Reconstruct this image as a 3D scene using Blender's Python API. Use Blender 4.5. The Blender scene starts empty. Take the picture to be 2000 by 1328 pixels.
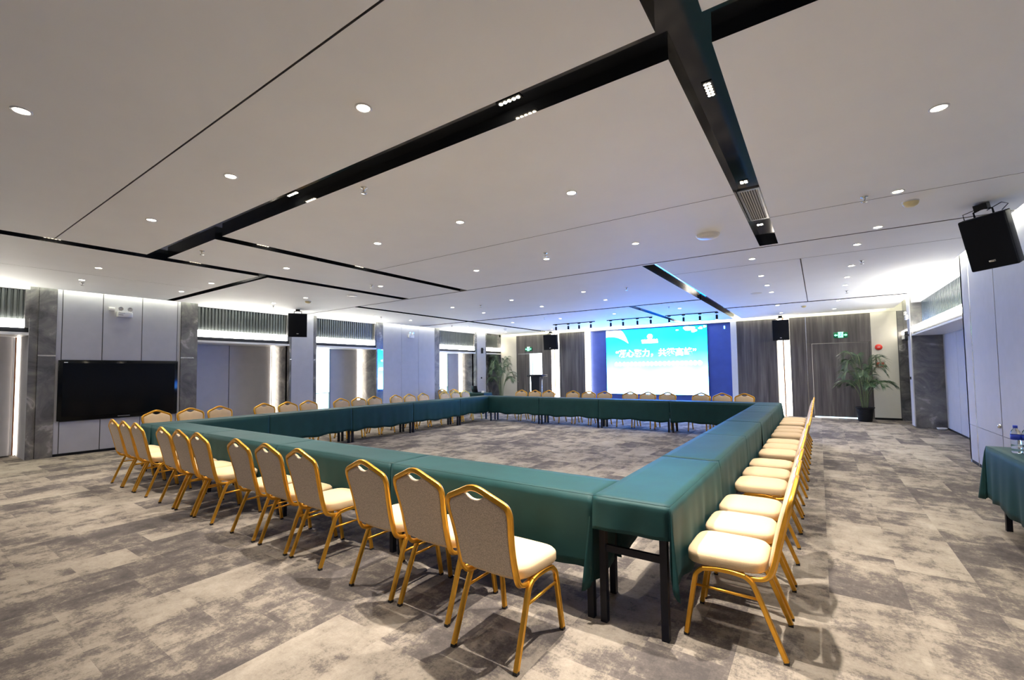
import bpy, bmesh, math, random
from mathutils import Vector, Matrix
random.seed(7)
C = bpy.context.scene
COL = C.collection
PI = math.pi
# ------------------------------------------------------------------ camera, world, exposure
F, CX, CY = 878.7922, 982.0936, 684.5768
YAW, PIT, ROL, EYE = 0.6119, 0.0466, 0.0121, 1.51
def cam_ray(xu, yu):
    c, s = math.cos(ROL), math.sin(ROL)
    xr, yr = c*xu - s*yu, s*xu + c*yu
    cp, sp = math.cos(PIT), math.sin(PIT)
    fw, up = cp + sp*yr, sp - cp*yr
    cy, sy = math.cos(YAW), math.sin(YAW)
    return Vector((xr*cy - fw*sy, xr*sy + fw*cy, up))
r0 = cam_ray(0, 0)
ex, ey = cam_ray(1, 0) - r0, cam_ray(0, 1) - r0
cd = bpy.data.cameras.new('camera')
cam = bpy.data.objects.new('camera', cd); COL.objects.link(cam)
m = Matrix((ex, -ey, -r0)).transposed().to_4x4()
m.translation = Vector((0, 0, EYE))
cam.matrix_world = m
cd.sensor_width = 36.0; cd.lens = F/2000*36
cd.shift_x = (1000-CX)/2000; cd.shift_y = (CY-664)/2000
cd.clip_start = 0.05; cd.clip_end = 100
C.camera = cam
w = bpy.data.worlds.new('world'); C.world = w; w.use_nodes = True
w.node_tree.nodes['Background'].inputs[0].default_value = (0.8, 0.9, 1, 1)
w.node_tree.nodes['Background'].inputs[1].default_value = 0.3
C.view_settings.view_transform = 'Standard'
C.view_settings.look = 'None'
C.view_settings.exposure = 1.42
C.view_settings.gamma = 1.0
C.view_settings.use_curve_mapping = False
C.cycles.use_denoising = True
C.cycles.max_bounces = 7
C.cycles.diffuse_bounces = 5
C.cycles.sample_clamp_indirect = 6

DOWN_W = 14.5       # watts of a ceiling downlight
SPOT_W = 190.0       # watts of a channel spotlight module
WARM = (1.0, 0.91, 0.81)
SOFTW = (1.0, 0.97, 0.95)
H = 3.167; XL = -11.89; YF = 16.8; XR = 1.91; YB = -4.0

# ------------------------------------------------------------------ materials
def new_mat(name):
    mt = bpy.data.materials.new(name); mt.use_nodes = True
    nt = mt.node_tree
    return mt, nt, nt.nodes['Principled BSDF']
def N(nt, typ, **kw):
    n = nt.nodes.new(typ)
    for k, v in kw.items():
        if k in ('operation', 'blend_type', 'data_type', 'noise_dimensions', 'wave_type', 'bands_direction', 'vector_type'): setattr(n, k, v)
        else: n.inputs[k].default_value = v
    return n
def ramp(nt, stops):
    r = nt.nodes.new('ShaderNodeValToRGB'); e = r.color_ramp.elements
    while len(e) < len(stops): e.new(0.5)
    for i, (p, c) in enumerate(stops):
        e[i].position = p; e[i].color = (*c, 1)
    return r
def plain(name, col, rough=0.5, metal=0.0, noise=0.0, scale=30.0, bump=0.0, bscale=200.0, spec=0.5, coat=0.0):
    mt, nt, b = new_mat(name)
    b.inputs['Base Color'].default_value = (*col, 1); b.inputs['Roughness'].default_value = rough
    b.inputs['Metallic'].default_value = metal; b.inputs['Specular IOR Level'].default_value = spec
    b.inputs['Coat Weight'].default_value = coat
    tc = nt.nodes.new('ShaderNodeTexCoord')
    if noise:
        n = N(nt, 'ShaderNodeTexNoise', Scale=scale, Detail=4.0)
        nt.links.new(tc.outputs['Object'], n.inputs['Vector'])
        r = ramp(nt, [(0.3, tuple(c*(1-noise) for c in col)), (0.7, tuple(min(1, c*(1+noise)) for c in col))])
        nt.links.new(n.outputs['Fac'], r.inputs['Fac']); nt.links.new(r.outputs['Color'], b.inputs['Base Color'])
    if bump:
        n2 = N(nt, 'ShaderNodeTexNoise', Scale=bscale, Detail=2.0)
        nt.links.new(tc.outputs['Object'], n2.inputs['Vector'])
        bp = N(nt, 'ShaderNodeBump', Strength=bump, Distance=0.002)
        nt.links.new(n2.outputs['Fac'], bp.inputs['Height']); nt.links.new(bp.outputs['Normal'], b.inputs['Normal'])
    return mt
def glow(name, col, strength, base=(0.6, 0.6, 0.6)):
    mt, nt, b = new_mat(name)
    b.inputs['Base Color'].default_value = (*base, 1)
    b.inputs['Emission Color'].default_value = (*col, 1); b.inputs['Emission Strength'].default_value = strength
    return mt
def carpet_mat():
    mt, nt, b = new_mat('carpet')
    L = nt.links.new
    tc = nt.nodes.new('ShaderNodeTexCoord'); sp = nt.nodes.new('ShaderNodeSeparateXYZ'); L(tc.outputs['Object'], sp.inputs[0])
    def mth(op, a, bb=None):
        n = nt.nodes.new('ShaderNodeMath'); n.operation = op
        for i, v in enumerate((a, bb)):
            if v is None: continue
            if isinstance(v, (int, float)): n.inputs[i].default_value = v
            else: L(v, n.inputs[i])
        return n.outputs[0]
    def layer(sx, sy, seed, swap, nscale, stretch):
        a, c = (sp.outputs[1], sp.outputs[0]) if swap else (sp.outputs[0], sp.outputs[1])
        row = mth('FLOOR', mth('DIVIDE', c, sy))
        wn = nt.nodes.new('ShaderNodeTexWhiteNoise'); wn.noise_dimensions = '1D'; L(mth('ADD', row, seed), wn.inputs['W'])
        colm = mth('FLOOR', mth('ADD', mth('DIVIDE', a, sx), wn.outputs['Value']))
        cmb = nt.nodes.new('ShaderNodeCombineXYZ'); L(row, cmb.inputs[0]); L(colm, cmb.inputs[1]); cmb.inputs[2].default_value = seed
        w2 = nt.nodes.new('ShaderNodeTexWhiteNoise'); w2.noise_dimensions = '3D'; L(cmb.outputs[0], w2.inputs['Vector'])
        vm = N(nt, 'ShaderNodeVectorMath', operation='MULTIPLY_ADD'); L(w2.outputs['Color'], vm.inputs[0]); vm.inputs[1].default_value = (2.2, 2.2, 9); L(tc.outputs['Object'], vm.inputs[2])
        mp = nt.nodes.new('ShaderNodeMapping'); L(vm.outputs[0], mp.inputs[0]); mp.inputs['Scale'].default_value = stretch
        no = N(nt, 'ShaderNodeTexNoise', Scale=nscale, Detail=12.0, Roughness=0.74); L(mp.outputs[0], no.inputs['Vector'])
        return no.outputs['Fac'], w2.outputs['Value']
    f1, v1 = layer(0.9, 0.42, 3.0, True, 2.0, (1.3, 0.8, 1))
    f2, v2 = layer(0.5, 0.25, 11.0, False, 3.6, (0.8, 1.3, 1))
    s = mth('ADD', mth('MULTIPLY', f1, 0.62), mth('MULTIPLY', f2, 0.38))
    s = mth('ADD', s, mth('MULTIPLY', mth('SUBTRACT', v1, 0.5), 0.10))
    big = N(nt, 'ShaderNodeTexNoise', Scale=0.45, Detail=2.0); L(tc.outputs['Object'], big.inputs['Vector'])
    s = mth('ADD', s, mth('MULTIPLY', mth('SUBTRACT', big.outputs['Fac'], 0.5), 0.16))
    fine = N(nt, 'ShaderNodeTexNoise', Scale=55.0, Detail=5.0, Roughness=0.85); L(tc.outputs['Object'], fine.inputs['Vector'])
    s = mth('ADD', s, mth('MULTIPLY', mth('SUBTRACT', fine.outputs['Fac'], 0.5), 0.22))
    r = ramp(nt, [(0.37, (0.074, 0.065, 0.062)), (0.45, (0.110, 0.095, 0.087)), (0.487, (0.160, 0.137, 0.118)), (0.522, (0.250, 0.216, 0.176)), (0.66, (0.36, 0.315, 0.26))])
    L(s, r.inputs['Fac']); L(r.outputs['Color'], b.inputs['Base Color'])
    b.inputs['Roughness'].default_value = 0.95; b.inputs['Specular IOR Level'].default_value = 0.15
    pile = N(nt, 'ShaderNodeTexNoise', Scale=260.0, Detail=2.0); L(tc.outputs['Object'], pile.inputs['Vector'])
    bp = N(nt, 'ShaderNodeBump', Strength=0.5, Distance=0.004); L(pile.outputs['Fac'], bp.inputs['Height']); L(bp.outputs['Normal'], b.inputs['Normal'])
    return mt
def wood_mat():
    mt, nt, b = new_mat('dark_wood'); L = nt.links.new
    tc = nt.nodes.new('ShaderNodeTexCoord'); mp = nt.nodes.new('ShaderNodeMapping'); L(tc.outputs['Object'], mp.inputs[0])
    mp.inputs['Scale'].default_value = (7, 7, 0.35)
    n = N(nt, 'ShaderNodeTexNoise', Scale=1.6, Detail=7.0, Roughness=0.6); L(mp.outputs[0], n.inputs['Vector'])
    r = ramp(nt, [(0.3, (0.045, 0.040, 0.042)), (0.5, (0.095, 0.085, 0.085)), (0.7, (0.17, 0.155, 0.15))])
    L(n.outputs['Fac'], r.inputs['Fac']); L(r.outputs['Color'], b.inputs['Base Color']); b.inputs['Roughness'].default_value = 0.55
    return mt
def marble_mat():
    mt, nt, b = new_mat('grey_marble'); L = nt.links.new
    tc = nt.nodes.new('ShaderNodeTexCoord')
    n = N(nt, 'ShaderNodeTexNoise', Scale=1.8, Detail=9.0, Roughness=0.62, Distortion=1.4); L(tc.outputs['Object'], n.inputs['Vector'])
    r = ramp(nt, [(0.30, (0.06, 0.06, 0.065)), (0.47, (0.13, 0.13, 0.135)), (0.60, (0.20, 0.195, 0.19)), (0.66, (0.36, 0.35, 0.34)), (0.72, (0.18, 0.18, 0.18))])
    L(n.outputs['Fac'], r.inputs['Fac']); L(r.outputs['Color'], b.inputs['Base Color']); b.inputs['Roughness'].default_value = 0.22
    return mt
def screen_mat():
    mt, nt, b = new_mat('led_picture'); L = nt.links.new
    tc = nt.nodes.new('ShaderNodeTexCoord'); sp = nt.nodes.new('ShaderNodeSeparateXYZ'); L(tc.outputs['Object'], sp.inputs[0])
    n = N(nt, 'ShaderNodeTexNoise', Scale=1.1, Detail=2.0); L(tc.outputs['Object'], n.inputs['Vector'])
    a = nt.nodes.new('ShaderNodeMath'); a.operation = 'MULTIPLY_ADD'; L(n.outputs['Fac'], a.inputs[0]); a.inputs[1].default_value = 0.55; L(sp.outputs[2], a.inputs[2])
    mr = N(nt, 'ShaderNodeMapRange'); L(a.outputs[0], mr.inputs[0]); mr.inputs[1].default_value = 1.2; mr.inputs[2].default_value = 2.95
    r = ramp(nt, [(0.0, (0.10, 0.34, 1.0)), (0.25, (0.055, 0.30, 1.0)), (0.50, (0.022, 0.22, 0.98)), (0.72, (0.005, 0.18, 0.92)), (1.0, (0.0006, 0.15, 0.90))])
    L(mr.outputs[0], r.inputs['Fac']); L(r.outputs['Color'], b.inputs['Emission Color'])
    b.inputs['Emission Strength'].default_value = 9.0; b.inputs['Base Color'].default_value = (0.02, 0.02, 0.02, 1)
    return mt
M = dict(
    carpet=carpet_mat(), wood=wood_mat(), marble=marble_mat(), screen=screen_mat(),
    ceiling=plain('ceiling_paint', (0.90, 0.915, 0.925), 0.7, noise=0.015, scale=2),
    gap=plain('shadow_gap', (0.25, 0.24, 0.24), 0.6),
    black_gloss=plain('black_mirror_metal', (0.012, 0.014, 0.018), 0.08, noise=0.2, scale=3, spec=0.8),
    panel=plain('upholstered_panel', (0.43, 0.435, 0.475), 0.8, noise=0.03, scale=6, bump=0.2, bscale=400),
    cream=plain('cream_panel', (0.60, 0.58, 0.52), 0.75, noise=0.02, scale=5),
    groove=plain('dark_groove', (0.06, 0.06, 0.06), 0.5, noise=0.05),
    chrome=plain('brushed_steel', (0.62, 0.62, 0.62), 0.22, 1.0, noise=0.05, scale=60),
    slat=plain('fluted_metal', (0.13, 0.145, 0.145), 0.32, 0.6, noise=0.05, scale=12),
    navy=plain('navy_fabric_panel', (0.06, 0.10, 0.34), 0.6, noise=0.08, scale=4),
    gold=plain('gold_steel', (0.74, 0.38, 0.045), 0.33, 0.85, noise=0.06, scale=25),
    seat=plain('cream_upholstery', (0.62, 0.46, 0.275), 0.85, noise=0.06, scale=240, bump=0.5, bscale=500),
    tweed=plain('speckled_back_fabric', (0.52, 0.43, 0.33), 0.9, noise=0.28, scale=160, bump=0.5, bscale=400),
    rubber=plain('black_rubber', (0.015, 0.015, 0.015), 0.6, noise=0.1),
    cloth=plain('green_tablecloth', (0.0025, 0.036, 0.037), 0.66, spec=0.32, noise=0.10, scale=7, bump=0.15, bscale=300),
    table=plain('black_table_paint', (0.006, 0.007, 0.014), 0.45, spec=0.25, noise=0.1),
    black=plain('black_plastic', (0.008, 0.009, 0.012), 0.45, spec=0.2, noise=0.15, scale=60),
    grill=plain('black_speaker_grille', (0.006, 0.007, 0.011), 0.7, spec=0.15, noise=0.3, scale=400),
    tv=plain('black_glass', (0.002, 0.003, 0.005), 0.15, spec=0.2, noise=0.1),
    white=plain('white_plastic', (0.74, 0.74, 0.74), 0.4, noise=0.02),
    yellowed=plain('yellowed_plastic', (0.72, 0.62, 0.34), 0.5, noise=0.05),
    red=plain('red_plastic', (0.62, 0.03, 0.02), 0.35, noise=0.05),
    mirror=plain('polished_mirror', (0.80, 0.82, 0.85), 0.03, 1.0, noise=0.01),
    bronze=plain('copper_edge', (0.40, 0.15, 0.05), 0.35, 0.7, noise=0.05),
    soil=plain('potting_soil', (0.03, 0.02, 0.015), 0.95, noise=0.4, scale=50, bump=0.5),
    leaf=plain('palm_leaf', (0.016, 0.055, 0.018), 0.4, noise=0.35, scale=9),
    stem=plain('palm_stem', (0.10, 0.14, 0.05), 0.5, noise=0.2),
    lamp=glow('downlight_lens', (1.0, 0.86, 0.66), 30.0),
    lamp_small=glow('spot_lens', (1.0, 0.84, 0.60), 22.0),
    band=glow('cove_band', (1.0, 0.95, 0.84), 12.0),
    strip=glow('wall_light_strip', (1.0, 0.90, 0.76), 4.5),
    strip_niche=glow('niche_light_strip', (1.0, 0.90, 0.76), 3.0),
    cove=glow('cove_led', (1.0, 0.97, 0.74), 15.0),
    sky=glow('daylight_pane', (0.86, 0.97, 1.0), 2.4),
    skycyan=glow('tinted_pane', (0.45, 0.85, 0.95), 1.3),
    white_glow=glow('screen_white', (0.40, 0.60, 1.0), 4.5),
    green_dark=glow('exit_green', (0.0, 0.30, 0.12), 0.06, (0.0, 0.10, 0.04)),
    green=glow('exit_symbol', (0.10, 1.0, 0.45), 1.6),
    cyan_strip=glow('door_gap_light', (0.6, 0.85, 1.0), 1.4),
    blue_led=glow('blue_indicator', (0.1, 0.5, 1.0), 3.0),
    blue=plain('blue_label', (0.02, 0.05, 0.45), 0.35, noise=0.1),
    grey=plain('grey_print', (0.25, 0.26, 0.28), 0.5, noise=0.05),
)
def water_mat():
    mt, nt, b = new_mat('clear_bottle')
    b.inputs['Base Color'].default_value = (0.85, 0.93, 1, 1); b.inputs['Roughness'].default_value = 0.06
    b.inputs['Transmission Weight'].default_value = 1.0; b.inputs['IOR'].default_value = 1.25
    return mt
M['water'] = water_mat()
_b = M['cloth'].node_tree.nodes['Principled BSDF']
_b.inputs['Sheen Weight'].default_value = 0.03; _b.inputs['Sheen Roughness'].default_value = 0.45; _b.inputs['Sheen Tint'].default_value = (0.10, 0.60, 0.75, 1)
def fluted_glass():
    mt, nt, b = new_mat('reeded_glass')
    b.inputs['Base Color'].default_value = (0.10, 0.13, 0.13, 1); b.inputs['Roughness'].default_value = 0.16; b.inputs['Metallic'].default_value = 0.55
    return mt
M['reeded'] = fluted_glass()

# ------------------------------------------------------------------ mesh helpers
class MB:
    def __init__(s): s.v = []; s.f = []; s.smooth = []
    def add(s, vs, fs, sm=False):
        o = len(s.v); s.v += [tuple(p) for p in vs]; s.f += [tuple(i+o for i in f) for f in fs]; s.smooth += [sm]*len(fs)
        return s
    def box(s, x0, x1, y0, y1, z0, z1):
        v = [(x0,y0,z0),(x1,y0,z0),(x1,y1,z0),(x0,y1,z0),(x0,y0,z1),(x1,y0,z1),(x1,y1,z1),(x0,y1,z1)]
        return s.add(v, [(0,3,2,1),(4,5,6,7),(0,1,5,4),(1,2,6,5),(2,3,7,6),(3,0,4,7)])
    def rbox(s, x0, x1, y0, y1, z0, z1, r=0.01, seg=2):
        bm = bmesh.new(); bmesh.ops.create_cube(bm, size=1)
        for v in bm.verts: v.co = Vector(((x0+x1)/2+v.co.x*(x1-x0), (y0+y1)/2+v.co.y*(y1-y0), (z0+z1)/2+v.co.z*(z1-z0)))
        bmesh.ops.bevel(bm, geom=list(bm.edges), offset=r, segments=seg, affect='EDGES', profile=0.5)
        bm.verts.index_update()
        s.add([v.co.copy() for v in bm.verts], [[v.index for v in f.verts] for f in bm.faces], True); bm.free(); return s
    def sweep(s, path, prof, cap=True, up=Vector((0, 0, 1)), closed=False):
        P = [Vector(p) for p in path]; n = len(P); k = len(prof); vs = []
        side = None
        for i, p in enumerate(P):
            t = ((P[(i+1) % n] if (closed or i < n-1) else p) - (P[i-1] if (closed or i > 0) else p)).normalized()
            if side is None:
                side = t.cross(up)
                if side.length < 1e-3: side = t.cross(Vector((0, 1, 0)))
            side = (side - t*side.dot(t)).normalized(); nn = side.cross(t)
            for a, b in prof: vs.append(p + side*a + nn*b)
        fs = []
        rng = n if closed else n-1
        for i in range(rng):
            j = (i+1) % n
            for q in range(k): fs.append((i*k+q, i*k+(q+1) % k, j*k+(q+1) % k, j*k+q))
        if cap and not closed: fs += [tuple(range(k))[::-1], tuple((n-1)*k+q for q in range(k))]
        return s.add(vs, fs, True)
    def tube(s, path, r, k=8, **kw):
        return s.sweep(path, [(r*math.cos(2*PI*i/k), r*math.sin(2*PI*i/k)) for i in range(k)], **kw)
    def lathe(s, prof, cx=0, cy=0, cz=0, k=20, axis='z', cap=True):
        vs = []
        for r, h in prof:
            for i in range(k):
                a = 2*PI*i/k; p = (r*math.cos(a), r*math.sin(a), h)
                if axis == 'y': p = (p[0], p[2], p[1])
                if axis == 'x': p = (p[2], p[0], p[1])
                vs.append((cx+p[0], cy+p[1], cz+p[2]))
        n = len(prof)
        fs = [(i*k+q, i*k+(q+1) % k, (i+1)*k+(q+1) % k, (i+1)*k+q) for i in range(n-1) for q in range(k)]
        if cap: fs += [tuple(range(k))[::-1], tuple((n-1)*k+q for q in range(k))]
        return s.add(vs, fs, True)
    def grid(s, fn, nu, nv, thick=None):
        vs = [fn(i/nu, j/nv) for i in range(nu+1) for j in range(nv+1)]
        fs = [(i*(nv+1)+j, (i+1)*(nv+1)+j, (i+1)*(nv+1)+j+1, i*(nv+1)+j+1) for i in range(nu) for j in range(nv)]
        return s.add(vs, fs, True)
    def build(s, name, mat, parent=None, loc=None, fix=True):
        me = bpy.data.meshes.new(name); me.from_pydata(s.v, [], s.f); me.update()
        if fix:
            bm = bmesh.new(); bm.from_mesh(me)
            for i, f in enumerate(bm.faces): f.smooth = s.smooth[i]
            bmesh.ops.recalc_face_normals(bm, faces=bm.faces); bm.to_mesh(me); bm.free()
        me.materials.append(M[mat] if isinstance(mat, str) else mat)
        o = bpy.data.objects.new(name, me); COL.objects.link(o)
        if parent: o.parent = parent
        if loc: o.location = loc
        return o
def autosmooth(o, ang=35):
    me = o.data; bm = bmesh.new(); bm.from_mesh(me)
    for e in bm.edges:
        if len(e.link_faces) == 2 and e.calc_face_angle(0) > math.radians(ang): e.smooth = False
    bm.to_mesh(me); bm.free(); return o
def box(name, mat, b, parent=None): return MB().box(*b).build(name, mat, parent)
def thing(name, label, cat, loc=(0,0,0), rz=0, group=None):
    o = bpy.data.objects.new(name, None); COL.objects.link(o); o.location = loc; o.rotation_euler = (0, 0, rz)
    o.empty_display_size = 0.1
    return tag(o, label, cat, group)
def tag(o, label, cat, group=None, kind=None):
    o['label'] = label; o['category'] = cat
    if group: o['group'] = group
    if kind: o['kind'] = kind
    return o
def struct(o): o['kind'] = 'structure'; return o
def struct_empty(name): o = bpy.data.objects.new(name, None); COL.objects.link(o); return struct(o)
def dup(root, loc, rz, label, group=None):
    r = root.copy(); COL.objects.link(r); r.location = loc; r.rotation_euler = (0, 0, rz); r['label'] = label
    if group: r['group'] = group
    for ch in list(root.children):
        c = ch.copy(); COL.objects.link(c); c.parent = r
        for g in list(ch.children):
            d = g.copy(); COL.objects.link(d); d.parent = c
    return r
def light_at(parent, name, kind, loc, power, col, size=0.08, spread=None, rot=None, sizey=None, blend=0.6):
    ld = bpy.data.lights.new(name, kind); ld.energy = power; ld.color = col
    if kind == 'AREA':
        ld.size = size
        if sizey: ld.shape = 'RECTANGLE'; ld.size_y = sizey
        else: ld.shape = 'DISK'
        if spread: ld.spread = math.radians(spread)
    else:
        ld.shadow_soft_size = size
        if kind == 'SPOT': ld.spot_size = math.radians(spread); ld.spot_blend = blend
    o = bpy.data.objects.new(name, ld); COL.objects.link(o); o.location = loc
    if rot: o.rotation_euler = rot
    if parent: o.parent = parent
    return o

# ------------------------------------------------------------------ floor and ceiling
struct(MB().box(XL-1.2, XR+0.8, YB, YF+1.4, -0.1, 0).build('floor', 'carpet'))
DEP = 0.08
CH = [  # x0, x1, y0, y1, depth, kind
    (-0.60, -0.385, YB, 6.95, DEP, 'b'), (-7.52, XR-0.13, 2.19, 2.43, DEP, 'b'),
    (-7.68, -7.46, -2.0, 7.0, DEP, 'b'), (-5.98, -5.79, 2.43, 7.02, DEP, 'b'),
    (-11.70, -7.68, 3.80, 3.95, DEP, 'b'), (-9.47, -9.27, 7.06, 16.65, DEP, 'b'),
    (-11.70, -2.26, 11.40, 11.52, DEP, 'b'), (-2.04, 1.70, 13.50, 13.64, DEP, 'b'),
    (-2.26, -2.04, 7.12, 16.65, DEP, 'b'), (-4.03, -3.86, 11.52, 16.65, DEP, 'b'),
    (-7.46, -0.60, 1.274, 1.286, 0.03, 'g'), (-5.79, -0.60, 4.714, 4.726, 0.03, 'g'),
    (-0.385, 1.78, 5.69, 5.702, 0.03, 'g'), (-11.74, 1.78, 7.02, 7.06, 0.035, 'g'),
    (-2.04, 1.78, 8.12, 8.135, 0.03, 'g'), (-0.18, -0.165, 8.135, 13.50, 0.03, 'g'),
    (-9.66, -9.65, -2.0, 3.80, 0.012, 'g'),
]
def build_ceiling():
    X0, X1, Y0, Y1 = -11.74, 1.78, YB, 16.65
    xs = sorted({X0, X1} | {c for q in CH for c in q[:2] if X0 <= c <= X1}); ys = sorted({Y0, Y1} | {c for q in CH for c in q[2:4] if Y0 <= c <= Y1})
    def cell(i, j):
        if i < 0 or j < 0 or i >= len(xs)-1 or j >= len(ys)-1: return (0.14, 'w')
        x, y = (xs[i]+xs[i+1])/2, (ys[j]+ys[j+1])/2
        for q in CH:
            if q[0] < x < q[1] and q[2] < y < q[3]: return (q[4], q[5])
        return (0, 'w')
    mb = {'w': MB(), 'b': MB(), 'g': MB()}
    for i in range(len(xs)-1):
        for j in range(len(ys)-1):
            d, k = cell(i, j); z = H+d
            mb[k].add([(xs[i],ys[j],z),(xs[i],ys[j+1],z),(xs[i+1],ys[j+1],z),(xs[i+1],ys[j],z)], [(0,1,2,3)])
    for i in range(len(xs)):
        for j in range(len(ys)-1):
            a, b = cell(i-1, j), cell(i, j)
            if a[0] != b[0]:
                k = a[1] if a[0] > b[0] else b[1]
                mb[k].add([(xs[i],ys[j],H+a[0]),(xs[i],ys[j+1],H+a[0]),(xs[i],ys[j+1],H+b[0]),(xs[i],ys[j],H+b[0])], [(0,1,2,3)])
    for j in range(len(ys)):
        for i in range(len(xs)-1):
            a, b = cell(i, j-1), cell(i, j)
            if a[0] != b[0]:
                k = a[1] if a[0] > b[0] else b[1]
                mb[k].add([(xs[i],ys[j],H+a[0]),(xs[i+1],ys[j],H+a[0]),(xs[i+1],ys[j],H+b[0]),(xs[i],ys[j],H+b[0])], [(0,1,2,3)])
    mb['w'].add([(X0,Y0,H+0.14),(X1,Y0,H+0.14),(X1,Y1,H+0.14),(X0,Y1,H+0.14)], [(0,1,2,3)])
    mb['w'].box(XL-1.2, XR+0.8, YB, YF+1.4, 3.50, 3.6)
    struct(mb['w'].build('ceiling', 'ceiling', fix=False))
    struct(mb['b'].build('trim_1', 'black_gloss', fix=False))
    struct(mb['g'].build('trim_2', 'gap', fix=False))
build_ceiling()

# ------------------------------------------------------------------ left wall
WL = struct_empty('wall_left')
def lbox(name, mat, y0, y1, z0, z1, d0=0.0, d1=-0.12):   # depth from the wall face, towards the room positive
    return box(name, mat, (XL+min(d0,d1), XL+max(d0,d1), y0, y1, z0, z1), WL)
TOP = 3.5
def l_panels(ys, z0=0.05, z1=TOP, mat='panel'):
    for a, b in zip(ys, ys[1:]):
        lbox('wall_panel', mat, a+0.006, b-0.006, z0, z1)
    lbox('groove', 'groove', ys[0], ys[-1], 0.0, TOP, -0.012, -0.14)
l_panels([2.11, 2.19]); 
for a, b in zip([2.19, 2.79, 3.44], [2.79, 3.44, 4.09]):
    lbox('wall_panel', 'panel', a+0.007, b-0.007, 1.84, TOP); lbox('wall_panel', 'panel', a+0.007, b-0.007, 0.05, 0.645)
lbox('groove', 'groove', 2.19, 4.15, 0, TOP, -0.012, -0.14)
l_panels([4.09, 4.16])
lbox('pilaster', 'marble', 1.75, 1.865, 0, TOP, 0.0, -0.2); lbox('pilaster', 'marble', 1.87, 2.11, 0, TOP, 0.02)
lbox('pilaster', 'marble', 4.16, 4.42, 0, TOP, 0.02); lbox('pilaster', 'marble', 4.425, 4.50, 0, TOP, 0.0, -0.2)
lbox('pilaster', 'marble', 6.74, 6.79, 0, TOP, 0.0, -0.2)
l_panels([6.79, 7.46]); lbox('pilaster', 'marble', 7.46, 7.55, 0, TOP, 0.0, -0.2)
lbox('pilaster', 'marble', 9.71, 9.98, 2.29, TOP, 0.0); lbox('pilaster', 'marble', 9.71, 9.98, 0, 0.9, 0.0)
lbox('pilaster', 'marble', 9.71, 9.76, 0.9, 2.29, 0.0); lbox('mirror_panel', 'mirror', 9.76, 9.98, 0.9, 2.29, 0.0)
l_panels([9.98, 10.79, 11.60, 12.45])
lbox('pilaster', 'marble', 12.45, 12.72, 0, TOP, 0.0); lbox('pilaster', 'marble', 14.93, 15.03, 0, TOP, 0.0, -0.2)
l_panels([15.03, 15.64]); lbox('pilaster', 'marble', 15.64, 15.69, 0, TOP, 0.0, -0.2)
l_panels([YB, -2.1]); lbox('pilaster', 'marble', -2.1, -1.7, 0, TOP, 0.0)
for a, b in ((1.87, 2.11), (4.16, 4.42), (6.74, 6.79), (7.46, 7.5)):
    lbox('steel_band', 'chrome', a, b, 1.90, 1.925, 0.024, 0.0)
lbox('skirting', 'black', 2.11, 4.16, 0, 0.045, 0.004, -0.05); lbox('skirting', 'black', 6.79, 7.46, 0, 0.045, 0.004, -0.05); lbox('skirting', 'black', 9.98, 12.45, 0, 0.045, 0.004, -0.05); lbox('skirting', 'black', 15.03, 15.64, 0, 0.045, 0.004, -0.05)
NX = -12.65
def fluted(y0, y1, z0, z1, x, pitch=0.075, dx=0.035, sgn=1):
    n = max(2, int(round((y1-y0)/pitch))); pts = []
    for i in range(n):
        a = y0+(y1-y0)*i/n; p = (y1-y0)/n
        pts += [(x, a), (x+sgn*dx, a+p*0.18), (x+sgn*dx, a+p*0.62), (x, a+p*0.80)]
    pts.append((x, y1)); mb = MB()
    for (xa, ya), (xb, yb) in zip(pts, pts[1:]): mb.add([(xa,ya,z0),(xb,yb,z0),(xb,yb,z1),(xa,ya,z1)], [(0,1,2,3)])
    mb.box(x-sgn*0.02-0.01, x-sgn*0.02+0.01, y0, y1, z0, z1)
    return mb
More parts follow.
